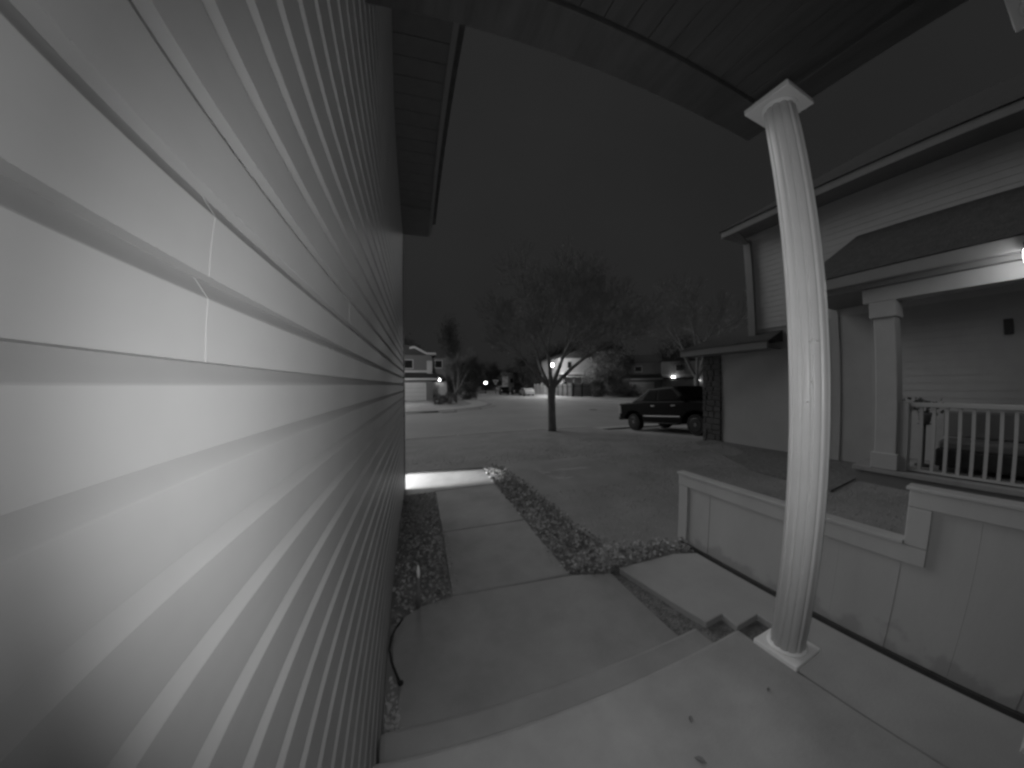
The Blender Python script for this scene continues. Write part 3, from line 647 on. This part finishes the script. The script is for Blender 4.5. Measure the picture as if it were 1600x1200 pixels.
# --- parked vehicles down the side street
def car(name, label, p, rz, m, L=4.5, Wd=1.8, H=1.65, kind='suv'):
    t = thing(name, label, 'car', p, rz, 'vehicles parked down the side street')
    b_ = [(0, .35), (.02, .78), (.10, .95), (.92, 1.02), (1.25, 1.12), (1.72, H), (3.6, H), (4.2, 1.1), (4.45, 1.0), (L, .4), (4.3, .3), (.25, .3)]
    b_ = [(x - L / 2, z) for x, z in b_]
    MB().prism([(x, -Wd / 2, z) for x, z in b_], (0, Wd, 0)).build('body', m, t, bevel=.06)
    for s_ in (-1, 1):
        MB().prism([(1.45 - L / 2, s_ * (Wd / 2 + .004), 1.08), (1.85 - L / 2, s_ * (Wd / 2 + .004), H - .1), (3.5 - L / 2, s_ * (Wd / 2 + .004), H - .1), (3.95 - L / 2, s_ * (Wd / 2 + .004), 1.1)], (0, s_ * .006, 0)).build('side_window', M_GLASS, t)
        for xx in (.85, 3.6):
            w = MB().tube((xx - L / 2, s_ * (Wd / 2 - .18), .34), (xx - L / 2, s_ * (Wd / 2 + .03), .34), .34, .34, 18).build('wheel', M_RUBBER, t)
            MB().tube((xx - L / 2, s_ * (Wd / 2 + .031), .34), (xx - L / 2, s_ * (Wd / 2 + .04), .34), .2, .19, 14).build('rim', M_RIM, w)
        MB().box(-L / 2 - .012, -L / 2 + .05, s_ * (Wd / 2 - .25) - .14, s_ * (Wd / 2 - .25) + .14, .66, .78).build('headlight', M_LENS, t)
        MB().box(L / 2 - .2, L / 2 - .02, s_ * (Wd / 2 - .2) - .12, s_ * (Wd / 2 - .2) + .12, .8, .95).build('tail_light', M_LENS, t)
    MB().prism([(1.28 - L / 2 - .02, -.7, 1.13), (1.70 - L / 2 - .02, -.62, H - .04), (1.70 - L / 2 - .02, .62, H - .04), (1.28 - L / 2 - .02, .7, 1.13)], (-.012, 0, .008)).build('windscreen', M_GLASS, t)
    return t
car('parked_car', 'dark car parked far down the side street', (16.6, 56.5, ROADZ), math.radians(-100), M_BLACK)
car('parked_car', 'second dark car parked close behind the pale one', (18.3, 53.2, ROADZ), math.radians(-102), M_BLACK)
car('parked_car', 'pale low car parked nearest beside the board fence', (18.6, 48.0, ROADZ), math.radians(-96), mat('silver_car_paint', .25, .35, .05, spec=.5), H=1.4)

# --- right corner: fence, house, bushes
bf = thing('board_fence', 'pale board fence with dark end section at the far street corner', 'fence', (0, 0, -2.03))
def fence_run(p0, p1, h, m, post_m, n):
    p0, p1 = Vector(p0), Vector(p1); d = (p1 - p0); L = d.length; d.normalize(); nr = Vector((-d.y, d.x))
    for k in range(n):
        a = p0 + d * (L * k / n + .015); b_ = p0 + d * (L * (k + 1) / n - .015)
        MB().sheet([(a.x, a.y), (b_.x, b_.y), (b_.x + nr.x * .04, b_.y + nr.y * .04), (a.x + nr.x * .04, a.y + nr.y * .04)], h - .02 * (k % 2), h - .05).build('board', m, bf)
    for k in range(0, n + 1, 6):
        a = p0 + d * (L * k / n); MB().box(a.x - .08, a.x + .08, a.y - .08, a.y + .08, 0, h + .15).build('post', post_m, bf)
    MB().sheet([(p0.x - nr.x * .05, p0.y - nr.y * .05), (p1.x - nr.x * .05, p1.y - nr.y * .05), (p1.x - nr.x * .01, p1.y - nr.y * .01), (p0.x - nr.x * .01, p0.y - nr.y * .01)], h * .82, .1).build('rail', post_m, bf)
fence_run((23.0, 54.5), (22.4, 44.6), 2.0, M_BOARD, M_FTRIM, 30)
fence_run((22.4, 44.4), (22.8, 39.0), 2.05, M_BOARDD, M_DARK, 24)
fence_run((22.9, 38.9), (25.6, 38.2), 2.05, M_BOARDD, M_DARK, 12)
hf = thing('white_house', 'white two storey house behind the corner fence lit by the street lamp', 'house', (26.6, 46, -2.03))
hb(hf, 'wall', M_FWALL, -2.2, 5.5, 0, 8, 0, 6.9); window(hf, -.25, 5.6, .8, 1.2, 0)
MB().prism([(-2.7, -.5, 6.85), (6, -.5, 6.85), (1.65, -.5, 8.3)], (0, 9, 0)).build('roof', M_ROOF, hf)
hb(hf, 'porch_roof', M_ROOF, -2.6, 1.9, -1.6, -.002, 3.45, 3.75); hb(hf, 'porch_fascia', M_FTRIM, -2.65, 1.95, -1.7, -1.602, 3.75, 4.1); hb(hf, 'porch_eave', M_FTRIM, -2.62, 1.92, -1.68, -1.61, 3.28, 3.44)
for a in (-2.3, -.2, 1.6): hb(hf, 'porch_post', M_FWALLD, a - .08, a + .08, -1.5, -1.34, 0, 3.44)
window(hf, -1.2, 1.9, .9, 1.4, 0)
foliage_tree('bush', 'large pale rounded bush beside the white house', 'bush', (29.6, 39.5, -2.03), 7.2, 3.3, 7000, .28, M_HEDGE, .4, seed=21)
foliage_tree('bush', 'low dark bush at the foot of the large pale bush', 'bush', (25.6, 36.5, -2.03), 2.3, 1.3, 2600, .2, M_EVER, 0, seed=22)
foliage_tree('hedge_row', 'low dark hedge in front of the right corner house', 'hedge', (30.3, 36.0, -2.03), 1.7, 2.4, 3200, .2, M_EVER, 0, seed=23)
hg = thing('grey_house', 'dark two storey house with pale garage door and lit lamp at right', 'house', (41.5, 43.5, -2.03), math.radians(-42))
hb(hg, 'garage_wall', M_FWALLD, -4.2, 2.6, 0, 6, 0, 2.7); g2 = hb(hg, 'garage_door', M_FWALL, -3.1, 1.2, -.04, -.002, .02, 2.25)
for k in range(3): hb(g2, 'door_groove', M_FWALLD, -3.1, 1.2, -.046, -.041, .56 + .56 * k, .585 + .56 * k)
hb(hg, 'gutter', M_FTRIM, -4.5, 2.7, -.5, -.38, 2.75, 2.95); MB().prism([(-4.6, -.55, 2.96), (-4.6, 2.4, 3.9), (-4.6, 2.4, 2.96)], (7.3, 0, 0)).build('garage_roof', M_ROOF, hg)
hb(hg, 'upper_wall', M_FWALLD, -4, 2.6, 2.2, 9, 2.9, 6.1); hb(hg, 'front_wall', M_NWALL, 2.602, 9.6, .8, 9, 0, 6.1)
window(hg, 5.6, 4.9, 1.2, 1.1, .8); window(hg, -1.5, 4.9, 1.2, 1.0, 2.2); hb(hg, 'belt_trim', M_FTRIM, 2.6, 8.2, .74, .798, 3.4, 3.7); hb(hg, 'entry_roof', M_ROOF, 2.5, 8.4, -.3, .738, 2.75, 3.0)
dr = hb(hg, 'door', M_FWALL, 4.2, 5.2, .76, .798, .1, 2.2); MB().box(5.05, 5.1, .7, .758, 1.0, 1.15).build('handle', M_METAL, dr)
MB().prism([(2.2, .5, 6.1), (8.6, .5, 6.1), (5.4, .5, 8.2)], (0, 9, 0)).build('roof', M_ROOF, hg); MB().prism([(-4.6, 1.8, 6.1), (-4.6, 9.4, 6.1), (-4.6, 5.6, 8.0)], (7.4, 0, 0)).build('rear_roof', M_ROOF, hg)
wall_lamp('wall_lantern', 'bright wall lantern on the dark house at the right', (45.27, 41.05, 1.0), .24, 60)
wall_lamp('wall_lantern', 'dim wall lantern just left of the neighbouring garage eave', (48.4, 38.15, .45), .2, 6, M_DIMBULB)
foliage_tree('dense_tree', 'dark dense tree between the houses at right', 'tree', (37.5, 50, -2.03), 10.0, 4.5, 5000, .5, M_EVER, .5, seed=33)
foliage_tree('dense_tree', 'dark dense tree behind the truck', 'tree', (50, 43, -2.03), 10.5, 4.8, 5000, .5, M_EVER, .5, seed=34)
foliage_tree('dense_tree', 'wide dark tree behind the white house', 'tree', (33, 60, -2.03), 11, 6, 5200, .55, M_EVER, .5, seed=35)
foliage_tree('dense_tree', 'dark tree standing behind the far left house roof', 'tree', (-2, 64, -2.03), 11, 4.5, 4200, .5, M_EVER, .5, seed=36)

# ------------------------------------------------------------------ the black pickup on the neighbour's driveway
def truck():
    TX, L, Wd = 9.0, 5.2, 1.92
    # local frame: u forward (towards the garage), v to the truck's left, w up;  tail at u=0
    t = thing('pickup_truck', 'black pickup truck parked on the neighbouring driveway', 'truck', (TX + Wd / 2, 11.1, DRV(9, 11.1)), -PI / 2)
    t.rotation_euler = (0, -math.atan(.085), -PI / 2)
    # after the turn: local +x = world -y, local +y = world +x ; the side facing the camera is local y = -Wd/2
    body = [(0, .62), (.0, 1.12), (.06, 1.2), (.92, 1.22), (1.5, 1.26), (3.6, 1.22), (3.95, 1.2), (4.8, 1.08), (5.1, .95), (L, .6), (5.05, .42), (4.5, .40), (4.42, .62), (4.2, .80), (3.92, .86), (3.62, .80), (3.42, .62), (3.36, .40), (1.45, .40), (1.38, .62), (1.16, .80), (.9, .86), (.62, .80), (.42, .62), (.34, .46), (.05, .50)]
    bm_ = MB(); bm_.prism([(u_, -Wd / 2, w) for u_, w in body], (0, Wd, 0)); bm_.build('body', M_BLACK, t, bevel=.045)
    # cab with tumblehome
    lo, hi = Wd / 2 - .03, Wd / 2 - .2
    cab_lo = [(.72, 1.2), (3.75, 1.2)]; cab_hi = [(1.75, 1.83), (2.95, 1.84)]
    cb = MB(); P = [(.72, lo, 1.21), (3.75, lo, 1.2), (2.95, hi, 1.80), (1.72, hi, 1.79)]
    i = len(cb.v); cb.v += [(a, -b_, c) for a, b_, c in P] + [(a, b_, c) for a, b_, c in P]
    cb.f += [[0, 1, 2, 3], [7, 6, 5, 4], [0, 3, 7, 4], [3, 2, 6, 7], [2, 1, 5, 6], [1, 0, 4, 5]]
    cb.build('cab', M_BLACK, t, bevel=.07)
    def side(u_, w): k = (w - 1.2) / .6; return -(lo + (hi - lo) * k) - .012
    for q in ([(1.42, 1.28), (2.2, 1.28), (2.2, 1.70), (1.78, 1.70)], [(2.28, 1.28), (3.35, 1.28), (2.86, 1.70), (2.28, 1.70)]):
        MB().prism([(u_, side(u_, w), w) for u_, w in q], (0, -.006, 0)).build('side_window', M_GLASS, t)
        MB().prism([(u_, -side(u_, w), w) for u_, w in q], (0, .006, 0)).build('side_window', M_GLASS, t)
    MB().prism([(.86, -.6, 1.30), (1.62, -.55, 1.72), (1.62, .55, 1.72), (.86, .6, 1.30)], (-.02, 0, .03)).build('rear_window', M_GLASS, t)
    MB().prism([(3.64, -.72, 1.28), (3.02, -.6, 1.74), (3.02, .6, 1.74), (3.64, .72, 1.28)], (.02, 0, .03)).build('windscreen', M_GLASS, t)
    MB().box(-.014, -.001, -.78, .78, .66, 1.14).build('tailgate', M_BLACK, t, bevel=.01)
    MB().box(-.14, .05, -.9, .9, .44, .60).build('rear_bumper', M_CHROME if False else M_METAL, t, bevel=.03)
    MB().box(5.1, 5.26, -.9, .9, .42, .62).build('front_bumper', M_METAL, t, bevel=.03)
    for s_ in (-1, 1):
        MB().box(-.02, .16, s_ * .955 - .035, s_ * .955 + .022, .74, 1.1).build('tail_light', M_LENS, t, bevel=.015)
        MB().box(5.02, 5.15, s_ * .75 - .18, s_ * .75 + .18, .8, .95).build('headlight', M_LENS, t, bevel=.02)
        MB().box(.98, 4.0, s_ * (Wd / 2 + .006) - .012, s_ * (Wd / 2 + .006) + .012, .6, .65).build('side_moulding', M_CHROME, t, bevel=.008) if False else MB().box(1.5, 3.32, s_ * (Wd / 2 + .006) - .014, s_ * (Wd / 2 + .006) + .014, .62, .665).build('side_moulding', M_CHROME, t, bevel=.012)
        MB().box(1.55, 3.25, s_ * .93 - .06, s_ * .93 + .07, .36, .40).build('side_step', M_METAL, t, bevel=.01)
        for u_ in (1.95, 2.95): MB().box(u_, u_ + .2, s_ * (Wd / 2 + .012) - .014, s_ * (Wd / 2 + .012) + .014, 1.04, 1.075).build('door_handle', M_CHROME, t, bevel=.01)
        mr = MB().box(3.38, 3.55, s_ * 1.03 - .1, s_ * 1.03 + .1, 1.24, 1.42).build('mirror', M_BLACK, t, bevel=.03)
        for u_ in (.9, 3.92):
            w = MB().tube((u_, s_ * (Wd / 2 - .24), .37), (u_, s_ * (Wd / 2 + .0), .37), .37, .36, 28).build('wheel', M_RUBBER, t, bevel=.02)
            MB().tube((u_, s_ * (Wd / 2 + .001), .37), (u_, s_ * (Wd / 2 + .015), .37), .24, .22, 20).build('rim', M_RIM, w)
            MB().tube((u_, s_ * (Wd / 2 + .016), .37), (u_, s_ * (Wd / 2 + .03), .37), .07, .06, 12).build('hub', M_CHROME, w)
    MB().box(.3, 4.9, -.7, .7, .38, .62).build('chassis', M_METAL, t)
    MB().tube((-.05, .5, .38), (.5, .5, .38), .035, .035, 10).build('exhaust', M_CHROME, t)
truck()

# ------------------------------------------------------------------ a few fallen leaves on the porch floor
for k, (x, y, a, L, lab) in enumerate(((.86, .62, .9, .030, 'small dark fallen leaf on the porch floor nearest the step'), (.78, .50, 2.2, .042, 'curled dark fallen leaf on the porch floor at the bottom of the view'), (1.22, .56, .4, .022, 'tiny dark fallen leaf on the porch floor beside the column'))):
    lb = MB(); w = L * .28
    lb.v = [(-L / 2, 0, .001), (-L * .1, -w, .006), (L * .2, -w * .8, .008), (L / 2, 0, .003), (L * .2, w * .8, .008), (-L * .1, w, .006), (0, 0, .002)]
    lb.f = [[0, 1, 6], [1, 2, 6], [2, 3, 6], [3, 4, 6], [4, 5, 6], [5, 0, 6]]
    o = tag(lb.build('fallen_leaf', mat('brown_leaf', .17, .9, .3, 30)), lab, 'leaf', 'fallen leaves on the porch floor'); o.location = (x, y, -1.199); o.rotation_euler = (0, 0, a)
